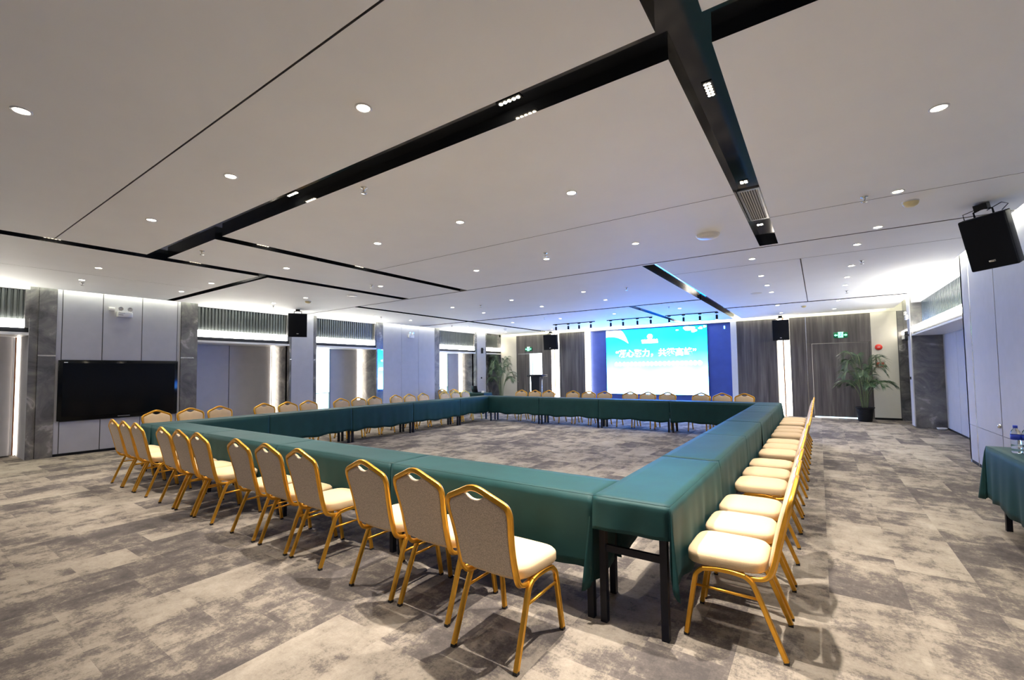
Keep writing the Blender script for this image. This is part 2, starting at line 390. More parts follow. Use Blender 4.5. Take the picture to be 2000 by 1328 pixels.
def niche(y0, y1, glass=None, glowy=None, seam=None):
    jn = 0.05
    fluted(y0+0.02, y1-0.06, 2.58, 3.13, XL-0.10).build('slat_grille', 'slat', WL)
    lbox('niche_frame', 'panel', y0, y1, 3.13, 3.30, -0.02, -0.3); lbox('niche_frame', 'marble', y1-0.06, y1, 2.42, 3.13, -0.01, -0.3)
    box('light_band', 'band', (XL-0.11, XL-0.01, y0+0.01, y1-0.06, 2.425, 2.575), WL)
    box('niche_lintel', 'black', (XL-0.12, XL-0.03, y0, y1, 2.335, 2.42), WL)
    box('niche_soffit', 'white', (NX-0.1, XL-0.005, y0, y1, 2.285, 2.335), WL)
    box('niche_wall', 'marble' if y1 > 2 else 'panel', (NX-0.05, XL-0.12 if y1 > 2 else XL-0.002, y1-(0.002 if y1 < 2 else 0), y1+0.03, 0, 2.6), WL); box('niche_wall', 'panel', (NX-0.05, XL-0.12, y0-0.03, y0, 0, 2.6), WL)
    g0, g1 = glowy; yy = y0
    if glass:
        a, b = glass
        i = 1 if y0 < 10 else 2
        wd = struct_empty('window_%d' % i)
        box('window_pane', 'sky', (NX-0.03, NX-0.02, a, b, 0.92, 2.28), wd); box('window_pane', 'skycyan', (NX-0.03, NX-0.02, a, b, 0.02, 0.90), wd)
        if i == 2: box('window_pane', 'skycyan', (NX-0.019, NX-0.015, a, a+0.25, 0.02, 2.28), wd)
        box('window_frame', 'slat', (NX-0.05, NX+0.03, a-0.30 if i == 1 else a-0.06, a, 0, 2.285), wd); box('window_frame', 'slat', (NX-0.05, NX+0.03, b, b+0.03, 0, 2.285), wd)
        box('window_frame', 'chrome', (NX-0.02, NX+0.0, a, b, 0.90, 0.92), wd)
        yy = b+0.03
    sm = [yy]+([seam] if seam else [])+[g0]
    for a, b in zip(sm, sm[1:]): box('niche_panel', 'panel', (NX-0.04, NX, a+0.008, b-0.008, 0.03, 2.285), WL)
    box('groove', 'groove', (NX-0.06, NX-0.03, yy, g0, 0, 2.285), WL)
    box('light_strip', 'strip_niche', (NX-0.03, NX+0.03, g0+0.035, g1, 0.03, 2.28), WL); box('strip_edge', 'bronze', (NX+0.03, NX+0.036, g0+0.020, g0+0.040, 0.03, 2.28), WL)
niche(4.50, 6.74, None, (6.60, 6.72), 5.53)
niche(7.55, 9.71, (7.98, 8.47), (9.52, 9.69))
niche(12.72, 14.93, (13.05, 13.98), (14.72, 14.91))
niche(-1.70, 1.75, None, (1.66, 1.74), 0.2)
# last niche, against the far corner
fluted(15.72, 16.62, 2.58, 3.13, XL-0.10).build('slat_grille', 'slat', WL)
box('light_band', 'strip', (XL-0.11, XL-0.01, 15.70, 16.78, 2.425, 2.575), WL)
box('niche_lintel', 'black', (XL-0.12, XL-0.03, 15.69, 16.8, 2.335, 2.42), WL); box('niche_soffit', 'white', (NX-0.1, XL-0.005, 15.69, 16.8, 2.285, 2.335), WL)
box('niche_panel', 'panel', (NX-0.04, NX, 15.69, 16.45, 0.0, 2.3), WL); box('niche_wall', 'marble', (NX-0.05, NX+0.02, 16.45, 16.8, 0, 2.6), WL); box('niche_wall', 'marble', (NX-0.05, XL, 16.8, 16.85, 0, TOP), WL)
box('wall_shell', 'panel', (XL-1.2, XL-1.1, YB, YF+1.4, 0, TOP), WL)
box('cove_light', 'cove', (XL+0.02, XL+0.06, -2.0, 16.6, 3.34, 3.36), WL)

# ------------------------------------------------------------------ far wall
WF = struct_empty('wall_far')
def fbox(name, mat, x0, x1, z0, z1, d0=0.0, d1=0.12, par=None):   # depth away from the room positive
    return box(name, mat, (x0, x1, YF+min(d0,d1), YF+max(d0,d1), z0, z1), par or WF)
fbox('wall_top', 'cream', -12.0, XR+0.6, 3.09, TOP, 0.0, 0.14)
fbox('wall_panel', 'cream', -11.89, -11.05, 0, 3.09)
fbox('wood_panel', 'wood', -11.03, -9.62, 2.285, 3.085); fbox('groove', 'groove', -11.05, -11.03, 0, 3.09, 0.02)
fbox('wood_panel', 'wood', -9.74, -9.285, 0, 2.285); fbox('wood_panel', 'wood', -9.62, -9.285, 2.285, 3.085)
for a, b in ((-9.27, -9.13), (-9.10, -8.91)): fbox('light_strip', 'strip', a, b, 0.02, 3.08, 0.01)
fbox('strip_divider', 'bronze', -9.13, -9.10, 0, 3.09, -0.005)
fbox('wood_panel', 'wood', -8.90, -7.74, 0, 3.085)
fbox('light_strip', 'strip', -7.72, -7.55, 0.02, 3.08, 0.01)
fbox('screen_surround', 'navy', -7.53, -6.87, 0, 3.085, 0.12, 0.2); fbox('screen_surround', 'navy', -3.13, -2.42, 0, 3.085, 0.12, 0.2)
fbox('screen_surround', 'navy', -6.87, -3.13, 0, 3.085, 0.12, 0.2)
fbox('column_panel', 'white', -2.40, -2.22, 0, 3.09, -0.02)
fbox('wood_panel', 'wood', -2.21, -1.08, 0, 3.085)
for a, b in ((-1.055, -0.92), (-0.885, -0.735)): fbox('light_strip', 'strip', a, b, 0.02, 3.08, 0.01)
fbox('strip_divider', 'bronze', -0.92, -0.885, 0, 3.09, -0.005)
fbox('wood_panel', 'wood', -0.72, -0.31, 0, 3.085); fbox('steel_trim', 'chrome', -0.31, -0.285, 0, 3.085, -0.006)
fbox('wood_panel', 'wood', -0.285, 1.26, 2.255, 3.085); fbox('wood_panel', 'wood', 1.225, 1.26, 0, 2.25); fbox('wood_panel', 'wood', -0.285, -0.165, 0, 2.25)
fbox('wall_panel', 'cream', 1.265, 1.84, 0.06, 3.085); fbox('skirting', 'black', 1.265, 1.86, 0, 0.06, -0.004)
fbox('steel_trim', 'groove', 1.84, 1.86, 0, 3.09, 0.01)
fbox('wall_panel', 'marble', 1.86, 2.6, 0, 3.09)
D1 = struct_empty('door_1')
fbox('door_leaf', 'wood', -0.155, 1.22, 0.035, 2.24, 0.015, 0.09, D1); fbox('threshold_light', 'cyan_strip', -0.155, 1.02, 0.0, 0.03, 0.0, 0.05, D1)
D2 = struct_empty('door_2')
fbox('door_leaf', 'wood', -11.02, -10.39, 0.01, 2.27, 0.01, 0.07, D2)
MB().lathe([(0.012,0),(0.012,0.06)], -10.95, YF-0.05, 1.05, 10, 'y').build('door_handle', 'chrome', D2)
W3 = struct_empty('window_3')
box('window_pane', 'sky', (-10.9, -9.4, YF+0.9, YF+0.92, 0.0, 2.6), W3)
box('window_pane', 'skycyan', (-10.43, -10.335, YF+0.20, YF+0.22, 0.0, 2.28), W3)
box('window_frame', 'chrome', (-10.335, -10.31, YF+0.19, YF+0.23, 0.0, 2.28), W3)
fbox('wall_shell', 'white', -10.45, -9.3, 2.30, 2.36, 0.12, 1.2); box('wall_shell', 'white', (-9.72, -9.66, YF+0.12, YF+1.2, 0, 2.3), WF)
box('wall_shell', 'white', (XL-1.2, XR+0.8, YF+1.3, YF+1.4, 0, TOP), WF)
box('cove_light', 'cove', (-11.6, 1.6, YF-0.07, YF-0.03, 3.34, 3.355), WF)

# ------------------------------------------------------------------ right wall
WR = struct_empty('wall_right')
def rbx(name, mat, y0, y1, z0, z1, d0=0.0, d1=0.12, par=None):   # depth away from the room positive
    return box(name, mat, (XR+min(d0,d1), XR+max(d0,d1), y0, y1, z0, z1), par or WR)
def r_panel(a, b):
    rbx('wall_panel', 'panel', a, b, 0.60, TOP); rbx('wall_panel', 'panel', a, b, 0.05, 0.592)
for a, b in ((9.69, 10.12), (8.515, 9.64), (7.0, 8.485), (5.4, 6.99), (3.8, 5.39), (2.2, 3.79), (0.6, 2.19), (-1.0, 0.59), (YB, -1.01)): r_panel(a, b)
rbx('groove', 'groove', YB, 10.10, 0, TOP, 0.012, 0.14)
rbx('steel_trim', 'chrome', 9.645, 9.685, 0, TOP, 0.0, 0.05)
rbx('skirting', 'black', YB, 10.115, 0, 0.05, 0.004, 0.1)
rbx('wall_panel', 'panel', 10.06, 10.12, 0, TOP, 0.0, 0.55)
RX = 2.47
for a, b in ((10.12, 11.3), (11.31, 12.5), (12.51, 13.7), (13.71, 14.98)):
    box('recess_panel', 'panel', (RX, RX+0.06, a, b, 0.04, 2.3), WR)
box('groove', 'groove', (RX+0.03, RX+0.08, 10.1, 15.0, 0, 2.3), WR); box('skirting', 'black', (RX-0.004, RX+0.05, 10.12, 14.98, 0, 0.04), WR)
box('recess_soffit', 'white', (XR+0.0, RX+0.05, 10.12, 15.0, 2.275, 2.31), WR)
rbx('recess_lintel', 'black', 10.12, 14.98, 2.31, 2.385, 0.04, 0.12)
rbx('light_band', 'band', 10.12, 14.98, 2.385, 2.50, 0.0, 0.10)
fluted(10.14, 14.90, 2.52, 3.10, XR+0.20, 0.11, 0.012, -1).build('glass_grille', 'reeded', WR)
rbx('recess_frame', 'panel', 10.12, 15.0, 3.10, TOP, 0.02, 0.3)
rbx('marble_return', 'marble', 14.98, 15.02, 0, TOP, 0.0, 0.58)
rbx('column_panel', 'panel', 15.02, 15.42, 0.03, TOP, -0.02, 0.1); rbx('steel_trim', 'groove', 15.42, 15.45, 0, TOP, 0.0, 0.1)
rbx('light_band', 'strip', 15.45, 16.75, 2.40, 2.50, 0.02, 0.10); rbx('recess_lintel', 'white', 15.45, 16.78, 2.27, 2.39, 0.02, 0.5)
rbx('marble_return', 'marble', 15.45, 16.8, 2.5, TOP, 0.06, 0.2); box('recess_panel', 'marble', (RX, RX+0.06, 15.4, 16.8, 0, 2.3), WR)
box('wall_shell', 'panel', (XR+0.7, XR+0.8, YB, YF+1.4, 0, TOP), WR)
box('cove_light', 'cove', (XR-0.07, XR-0.03, -2.0, 16.4, 3.34, 3.36), WR)
MB().lathe([(0.0,0),(0.028,0.002),(0.03,-0.012),(0.022,-0.03),(0.0,-0.032)], XR, 8.55, 0.72, 14, 'x', cap=False).build('panel_lock', 'chrome', WR)
struct(box('wall_back', 'panel', (XL-1.2, XR+0.8, YB-0.1, YB, 0, TOP)))

# ------------------------------------------------------------------ ceiling fixtures
DL = [[-4.0,0.52],[-2.27,1.75],[0.69,3.92],[-1.83,3.75],[-3.96,1.72],[-5.75,1.72],[-8.95,2.03],[-10.29,2.12],[-8.92,3.58],[-10.25,3.58],[-6.76,3.77],[-9.1,5.51],[-10.35,5.47],[-3.19,3.75],[-4.56,3.74],[-3.24,5.77],[-4.53,5.73],[-6.79,5.64],[-4.0,8.68],[-5.79,8.63],[-7.63,8.65],[-5.77,9.99],[-4.06,10.02],[-7.66,10.0],[-10.53,8.55],[-10.54,9.95],[-6.66,12.68],[-8.44,12.63],[-10.56,12.83],[-10.55,14.06],[-8.65,15.74],[-10.71,15.49],[-1.91,5.78],[-0.77,7.69],[-0.79,9.21],[-0.79,10.34],[-0.79,11.34],[-0.84,13.8],[-0.87,15.76],[-3.04,12.71],[-4.87,12.66],[0.67,5.58],[0.63,6.87],[0.48,7.67],[0.49,9.23],[0.48,10.35],[0.49,11.36],[0.45,13.84],[0.41,15.73]]
BEH = [[-8.9,-0.3],[-6.0,-0.2],[-2.27,-0.3],[-10.3,0.2],[0.7,2.0],[0.7,0.0],[-4.0,-1.8],[-2.2,-2.2],[-7.0,-2.2],[0.7,-2.2]]
ORD = ['first','second','third','fourth','fifth','sixth','seventh','eighth','ninth','tenth','eleventh','twelfth','thirteenth','fourteenth','fifteenth']
def make_down():
    t = thing('downlight', '', 'downlight', (0,0,0), 0, 'round ceiling downlights')
    MB().lathe([(0.052,0),(0.052,-0.004),(0.040,-0.006),(0.036,0.012),(0.040,0.02)], k=20, cap=False).build('rim', 'white', t)
    MB().lathe([(0.0,-0.003),(0.038,-0.003)], k=20, cap=False).build('lens', 'lamp', t)
    return t
d0 = make_down(); used = False
rows = {}
for p in DL:
    key = min(((abs(p[1]-k), k) for k in rows), default=(9, None))
    if key[0] < 0.33: rows[key[1]].append(p)
    else: rows[p[1]] = [p]
for ri, k in enumerate(sorted(rows)):
    rw = sorted(rows[k])
    for ci, p in enumerate(rw):
        lab = 'round ceiling downlight in the %s row from the camera, %s from the left' % (ORD[ri] if ri < 15 else 'farthest', ORD[ci]) if len(rw) > 1 else 'only round ceiling downlight in the %s row from the camera' % ORD[ri]
        if not used: o = d0; o.location = (p[0], p[1], H); o['label'] = lab; used = True
        else: o = dup(d0, (p[0], p[1], H), 0, lab)
        light_at(o, 'lamp_beam', 'SPOT', (0,0,-0.01), DOWN_W*(4.0 if (-8 < p[0] < -1.2 and 3.5 < p[1] < 11) else 1.7 if (p[0] > 0 and p[1] > 5) else 1.0), WARM if p[1] < 4.5 else SOFTW, 0.035, 100, blend=0.9)
for p in BEH:
    o = dup(d0, (p[0], p[1], H), 0, 'round ceiling downlight behind the camera'); light_at(o, 'lamp_beam', 'SPOT', (0,0,-0.01), DOWN_W*0.6, WARM, 0.035, 100, blend=0.9)

def spot_module(x, y, nx, ny, label, power, zc=H+DEP, px=0.033):
    t = thing('recessed_spotlight', label, 'spotlight', (x, y, zc), 0, 'spotlight modules in the black ceiling channels')
    p = 0.033; a, b = nx*px/2+0.008, ny*p/2+0.008
    MB().box(-a, a, -b, b, -0.006, 0.0).build('housing', 'black', t)
    for i in range(nx):
        for j in range(ny):
            MB().lathe([(0.0,-0.009),(min(0.012, px*0.42),-0.008),(min(0.013, px*0.46),-0.005)], (i-(nx-1)/2)*px, (j-(ny-1)/2)*p, 0, 12, cap=False).build('lens', 'lamp_small', t)
    if power: light_at(t, 'lamp_beam', 'SPOT', (0,0,-0.02), power, WARM, 0.025, 84, blend=0.7)
    return t
spot_module(-1.56, 2.33, 5, 1, 'five-lens spotlight in the wide black channel, nearest the beam crossing', SPOT_W*1.3)
spot_module(-0.495, 2.97, 2, 5, 'double-row spotlight module in the long black beam channel', SPOT_W*1.25, px=0.021)
spot_module(-0.51, 4.66, 2, 2, 'square four-lens spotlight before the air grille', SPOT_W*0.4)
spot_module(-0.52, 6.17, 2, 2, 'square four-lens spotlight beyond the air grille', SPOT_W*0.5)
spot_module(-4.09, 2.335, 5, 1, 'five-lens spotlight in the wide black channel, farther left', SPOT_W*0.8)
spot_module(-5.90, 3.05, 1, 5, 'five-lens spotlight in the short side channel off the wide one', SPOT_W*0.4)
spot_module(-7.57, 1.32, 1, 5, 'five-lens spotlight in the long left channel, nearer the camera', SPOT_W*0.6)
spot_module(-7.57, 2.90, 1, 5, 'five-lens spotlight in the long left channel, farther from the camera', SPOT_W*0.4)
spot_module(-5.90, 4.60, 1, 5, 'five-lens spotlight near the middle of the short side channel', SPOT_W*0.4)

t = thing('air_grille', 'silver slatted air conditioning grille in the long black ceiling channel', 'vent', (-0.50, 5.40, H+DEP-0.002))
g = MB(); g.box(-0.095,0.095,-0.54,-0.50,-0.012,0); g.box(-0.095,0.095,0.50,0.54,-0.012,0); g.box(-0.095,-0.075,-0.5,0.5,-0.012,0); g.box(0.075,0.095,-0.5,0.5,-0.012,0); g.build('frame', 'chrome', t)
for i in range(7): MB().box(-0.066+i*0.0215, -0.060+i*0.0215, -0.50, 0.50, -0.010, 0.0).build('slat', 'white', t)
MB().box(-0.075,0.075,-0.5,0.5,-0.003,0.0).build('backing', 'groove', t)

SP = [([-3.27,2.53],'beside the wide black channel, mid ceiling'), ([-6.68,2.56],'between the wide channel and the left channel'), ([-10.59,2.19],'above the wall television'), ([-10.75,5.67],'near the left wall speaker'), ([-3.09,5.47],'at mid ceiling beside a downlight before the screen'), ([-6.85,5.48],'between the two long left channels'), ([-6.84,8.81],'over the far left of the table square'), ([-10.56,8.79],'by the left wall past the hanging speaker'), ([-10.67,12.06],'by the left wall near the far corner'), ([-6.91,12.1],'in front of the left end of the track lights'), ([-3.12,8.82],'nearest the blue-lit ceiling channel'), ([-3.19,12.2],'just before the screen, right of the short blue channel'), ([0.42,5.56],'on the right beside a ceiling seam near the yellow detector'), ([0.6,8.89],'over the right aisle, halfway down'), ([0.55,12.22],'over the right aisle, near the far wall')]
def make_spr():
    t = thing('sprinkler_head', '', 'sprinkler', (0,0,0), 0, 'ceiling sprinkler heads')
    MB().lathe([(0.032,0),(0.030,-0.006),(0.012,-0.008),(0.010,-0.030),(0.006,-0.034)], k=14).build('body', 'chrome', t)
    MB().lathe([(0.004,-0.03),(0.004,-0.048),(0.026,-0.050),(0.026,-0.053),(0.0,-0.053)], k=14, cap=False).build('deflector', 'chrome', t)
    return t
s0 = None
for p, d in SP:
    if s0 is None: s0 = make_spr(); s0.location = (*p, H); s0['label'] = 'steel sprinkler head '+d
    else: dup(s0, (*p, H), 0, 'steel sprinkler head '+d)
def disc(x, y, r, h, name, mat, label, cat, group=None):
    t = thing(name, label, cat, (x, y, H), 0, group)
    MB().lathe([(r,0),(r,-h*0.4),(r*0.85,-h*0.75),(r*0.5,-h),(0.0,-h)], k=24, cap=False).build('cover', mat, t)
    MB().lathe([(r*1.05,0),(r*1.05,-h*0.2),(r,-h*0.22)], k=24, cap=False).build('base_ring', 'white', t)
    return t
disc(-8.107, 5.976, 0.10, 0.012, 'ceiling_speaker', 'white', 'flat round ceiling speaker near the left row of chairs', 'speaker', 'ceiling speakers')
disc(-1.063, 5.946, 0.13, 0.05, 'ceiling_access_point', 'white', 'large white round access point left of the long black beam', 'access point')
disc(-1.078, 11.313, 0.11, 0.012, 'ceiling_speaker', 'white', 'flat round ceiling speaker beyond the blue-lit channel', 'speaker', 'ceiling speakers')
disc(0.81, 5.995, 0.065, 0.055, 'smoke_detector', 'yellowed', 'yellowed smoke detector on the ceiling left of the near speaker', 'smoke detector', 'smoke detectors')
disc(-0.279, 14.39, 0.06, 0.05, 'smoke_detector', 'yellowed', 'smoke detector near the far right ceiling above the wooden wall', 'smoke detector', 'smoke detectors')
disc(-9.476, 5.797, 0.065, 0.05, 'smoke_detector', 'yellowed', 'smoke detector on the ceiling just before the left hanging speaker', 'smoke detector', 'smoke detectors')
disc(-9.915, 14.299, 0.065, 0.05, 'smoke_detector', 'white', 'pale smoke detector in the far left ceiling corner', 'smoke detector', 'smoke detectors')

# track lights in front of the screen
for x0, x1, hx, lab in ((-7.72,-6.13,(-7.606,-7.121,-6.711,-6.276),'black ceiling track left of the screen'), (-5.70,-4.21,(-5.568,-5.151,-4.681,-4.26),'black ceiling track over the middle of the screen'), (-3.81,-2.34,(-3.70,-3.282,-2.821,-2.365),'black ceiling track over the right end of the screen')):
    t = thing('track_light', lab+' with four hanging spot heads', 'track light', ((x0+x1)/2, 14.15, H), 0, 'track lights before the screen')
    c = (x0+x1)/2
    MB().box(x0-c, x1-c, -0.018, 0.018, -0.022, 0).build('rail', 'black', t)
    for x in hx:
        q = MB().box(x-c-0.045, x-c+0.045, -0.016, 0.016, -0.045, -0.022); q.lathe([(0.006,-0.10),(0.006,-0.045)], x-c, 0, 0, 8)
        hd = q.build('adapter', 'black', t)
        MB().lathe([(0.030,-0.23),(0.032,-0.22),(0.032,-0.10),(0.026,-0.095)], x-c, 0, 0, 14).build('spot_head', 'black', hd)
        MB().lathe([(0.0,-0.232),(0.024,-0.232)], x-c, 0, 0, 14, cap=False).build('lens', 'lamp_small', hd)

# ------------------------------------------------------------------ loudspeakers
def loudspeaker(center, yaw, pitch, w_, h_, d_, label, mount, roll=0.0):
    t = thing('loudspeaker', label, 'speaker', center, 0, 'black hanging loudspeakers')
    t.rotation_euler = (Matrix.Rotation(yaw, 3, 'Z') @ Matrix.Rotation(pitch, 3, 'X') @ Matrix.Rotation(-roll, 3, 'Y')).to_euler()     # front faces local -y
    a = MB().rbox(-w_/2, w_/2, 0.015, d_*0.55, -h_/2, h_/2, 0.012)
    a.add([(-w_/2,d_*0.5,-h_/2),(w_/2,d_*0.5,-h_/2),(w_/2,d_*0.5,h_/2),(-w_/2,d_*0.5,h_/2),(-w_*0.3,d_,-h_/2*0.96),(w_*0.3,d_,-h_/2*0.96),(w_*0.3,d_,h_/2*0.96),(-w_*0.3,d_,h_/2*0.96)], [(0,1,5,4),(1,2,6,5),(2,3,7,6),(3,0,4,7),(4,5,6,7)])
    a.build('cabinet', 'black', t)
    MB().rbox(-w_/2+0.006, w_/2-0.006, -0.004, 0.02, -h_/2+0.006, h_/2-0.006, 0.008).build('grille', 'grill', t)
    MB().rbox(-0.025, 0.025, -0.008, -0.002, -h_/2+0.07, -h_/2+0.09, 0.002, 1).build('badge', 'chrome', t)
    MB().tube([(-w_*0.2,d_*0.4,h_/2),(-w_*0.2,d_*0.4,h_/2+0.05),(0,d_*0.4,h_/2+0.07),(w_*0.2,d_*0.4,h_/2+0.05),(w_*0.2,d_*0.4,h_/2)], 0.009).build('yoke', 'black', t)
    b = MB().box(-0.05, 0.05, d_*0.4-0.05, d_*0.4+0.05, h_/2+0.06, h_/2+mount-0.01); b.build('bracket', 'black', t)
    return t
sp = loudspeaker((1.43, 6.47, 2.745), -0.47, 0.30, 0.345, 0.54, 0.32, 'black loudspeaker tilted down from the ceiling at upper right, nearest one', 0.13, 0.08)
MB().tube([(-0.14,0.10,0.27),(-0.14,0.10,0.33),(-0.05,0.12,0.345),(0.02,0.13,0.33)], 0.004).build('cable', 'black', sp)
MB().tube([(0.03,0.12,0.31),(0.14,0.13,0.35),(0.18,0.13,0.32),(0.13,0.12,0.275)], 0.004).build('cable', 'black', sp)
loudspeaker((-10.80, 6.33, 2.75), 1.02, 0.05, 0.44, 0.60, 0.34, 'black loudspeaker hanging before the left wall column', 0.115)
loudspeaker((-0.935, 16.30, 2.685), 0.0, 0.06, 0.44, 0.64, 0.32, 'black loudspeaker on the far wall right of the screen', 0.14)
loudspeaker((-9.06, 16.30, 2.69), 0.08, 0.10, 0.60, 0.63, 0.32, 'black loudspeaker on the far wall left of the screen', 0.14)

# ------------------------------------------------------------------ chairs
def catmull(pts, n=6, closed=False):
    P = [Vector(p) for p in pts]; out = []; L = len(P)
    rng = range(L) if closed else range(L-1)
    for i in rng:
        p0 = P[(i-1) % L] if (closed or i > 0) else P[0]*2-P[1]; p1 = P[i]; p2 = P[(i+1) % L]
        p3 = P[(i+2) % L] if (closed or i < L-2) else P[-1]*2-P[-2]
        for j in range(n):
            t = j/n
            out.append(0.5*((2*p1)+(-p0+p2)*t+(2*p0-5*p1+4*p2-p3)*t*t+(-p0+3*p1-3*p2+p3)*t**3))
    if not closed: out.append(P[-1])
    return out
def u_of_z(z):
    T = [(0.38,0.10),(0.424,0.057),(0.512,0.033),(0.659,-0.001),(0.787,-0.034),(0.889,-0.062),(0.95,-0.078)]
    for (a, ua), (b, ub) in zip(T, T[1:]):
        if z <= b: return ua+(ub-ua)*(max(z,a)-a)/(b-a)
    return T[-1][1]
def sq(w_, h_):   # rounded rectangular tube with a ridge groove
    a, b = w_/2, h_/2
    return [(a,-b*0.55),(a,b*0.55),(a*0.72,b),(a*0.2,b*0.86),(-a*0.2,b*0.86),(-a*0.72,b),(-a,b*0.55),(-a,-b*0.55),(-a*0.72,-b),(a*0.72,-b)]
def make_chair():
    t = thing('banquet_chair', '', 'chair', (0,0,0), 0, None)
    # back frame: one loop from under the seat up around the back
    half = [(0.172,0.33,0.400),(0.178,0.20,0.384),(0.182,0.13,0.383),(0.184,0.082,0.398),(0.185,0.055,0.435),(0.185,None,0.51),(0.186,None,0.60),(0.194,None,0.69),(0.204,None,0.76),(0.204,None,0.800),(0.190,None,0.830),(0.150,None,0.851),(0.095,None,0.875),(0.040,None,0.899)]
    pts = [(x, u_of_z(z) if u is None else u, z) for x, u, z in half]
    loop = pts + [(0.0, u_of_z(0.906), 0.906)] + [(-x, u, z) for x, u, z in pts[::-1]]
    autosmooth(MB().sweep(catmull(loop, 4), sq(0.032, 0.023), up=Vector((0, 1, 0))).build('back_frame', 'gold', t), 50)
    # padded back
    out = []
    O = [(0.172,0.45),(0.174,0.52),(0.176,0.60),(0.184,0.69),(0.192,0.76),(0.190,0.797),(0.178,0.818),(0.140,0.838),(0.090,0.859),(0.062,0.869),(0.045,0.856),(0.022,0.846),(0.0,0.843)]
    ol = O + [(-x, z) for x, z in O[::-1][1:]] + [(-0.12,0.444),(0.0,0.442),(0.12,0.444)]
    def layers(seq):
        mb = MB(); n = len(ol); vs = []
        for sc, off in seq:
            for x, z in ol:
                zz = 0.65+(z-0.65)*sc; vs.append((x*sc, u_of_z(zz)+off, zz))
        fs = [(i*n+q, i*n+(q+1) % n, (i+1)*n+(q+1) % n, (i+1)*n+q) for i in range(len(seq)-1) for q in range(n)]
        c = len(vs); vs.append((0, u_of_z(0.65)+seq[-1][1], 0.65)); k = (len(seq)-1)*n
        fs += [(k+q, k+(q+1) % n, c) for q in range(n)]
        return mb.add(vs, fs, True)
    layers([(1.0,-0.004),(1.0,0.010),(0.96,0.020),(0.90,0.026),(0.6,0.032),(0.3,0.034)]).build('backrest', 'seat', t)
    layers([(1.0,-0.004),(0.985,-0.010),(0.93,-0.012),(0.6,-0.012),(0.3,-0.012)]).build('back_cover', 'tweed', t)
    # seat cushion
    so = []
    for k in range(40):
        a = 2*PI*k/40; cx, sx = math.cos(a), math.sin(a); e = 0.42
        X = math.copysign(abs(cx)**e, cx); Y = math.copysign(abs(sx)**e, sx)
        so.append((X*(0.207+0.010*Y), 0.283+Y*0.205))
    vs = []; seq = [(0.90,0.408),(0.965,0.410),(1.0,0.420),(1.0,0.452),(0.992,0.462),(0.985,0.466),(0.93,0.479),(0.8,0.488),(0.5,0.494),(0.25,0.495)]
    for sc, z in seq:
        for x, y in so: vs.append((x*sc, 0.283+(y-0.283)*sc, z+0.010*((y-0.283)/0.2)*(-0.3)))
    n = 40; fs = [(i*n+q, i*n+(q+1) % n, (i+1)*n+(q+1) % n, (i+1)*n+q) for i in range(len(seq)-1) for q in range(n)]
    fs += [tuple(range(n))[::-1]]; c = len(vs); vs.append((0, 0.283, 0.495)); fs += [((len(seq)-1)*n+q, (len(seq)-1)*n+(q+1) % n, c) for q in range(n)]
    MB().add(vs, fs, True).build('seat', 'seat', t)
    pr = sq(0.0265, 0.0265)
    for s in (-1, 1):
        xr = s*0.196
        rear = catmull([(s*0.207,0.003,0.012),(s*0.203,0.079,0.205),(s*0.199,0.128,0.325),(s*0.197,0.150,0.368),(xr,0.182,0.392)], 4)
        front = catmull([(s*0.207,0.487,0.012),(s*0.203,0.463,0.162),(s*0.199,0.440,0.300),(s*0.197,0.428,0.352),(xr,0.395,0.386)], 4)
        for pth in (rear, front):
            lg = autosmooth(MB().sweep(pth, pr, up=Vector((1, 0, 0))).build('leg', 'gold', t), 50)
            p = pth[0]; MB().box(p[0]-0.013, p[0]+0.013, p[1]-0.013, p[1]+0.013, 0.0, 0.016).build('foot_cap', 'rubber', lg)
        autosmooth(MB().sweep(catmull([(xr,0.182,0.392),(xr,0.24,0.400),(xr,0.33,0.398),(xr,0.395,0.386)], 4), pr, up=Vector((1, 0, 0))).build('seat_rail', 'gold', t), 50)
        MB().tube([(s*0.200,0.118,0.288),(s*0.200,0.442,0.290)], 0.008, 8).build('stretcher', 'gold', t)
    cr = MB(); cr.box(-0.19, 0.19, 0.19, 0.21, 0.388, 0.400); cr.box(-0.19, 0.19, 0.36, 0.38, 0.388, 0.400); cr.build('cross_brace', 'gold', t)
    return t
ch0 = make_chair(); chair_used = False
def put_chair(x, y, rz, label, group):
    global chair_used
    rz += random.uniform(-0.012, 0.012)
    if not chair_used:
        chair_used = True; ch0.location = (x, y, 0); ch0.rotation_euler = (0,0,rz); ch0['label'] = label; ch0['group'] = group; return ch0
    return dup(ch0, (x, y, 0), rz, label, group)
# near row: backs to the camera, seats towards +y
NR = [-8.02, -7.57, -7.11, -6.25, -5.765, -5.285, -4.44, -3.91, -3.407, -2.575, -2.075, -1.498]
for i, x in enumerate(NR):
    k = len(NR)-1-i
    lab = 'gold banquet chair with its back to the camera, nearest and rightmost of that row' if k == 0 else ('gold banquet chair with its back to the camera, leftmost of that row' if i == 0 else 'gold banquet chair with its back to the camera, %s from the right of that row' % ORD[k])
    put_chair(x, 1.92 if k == 0 else (2.05 if k < 3 else 2.075), 0, lab, 'chairs along the near side of the table square')
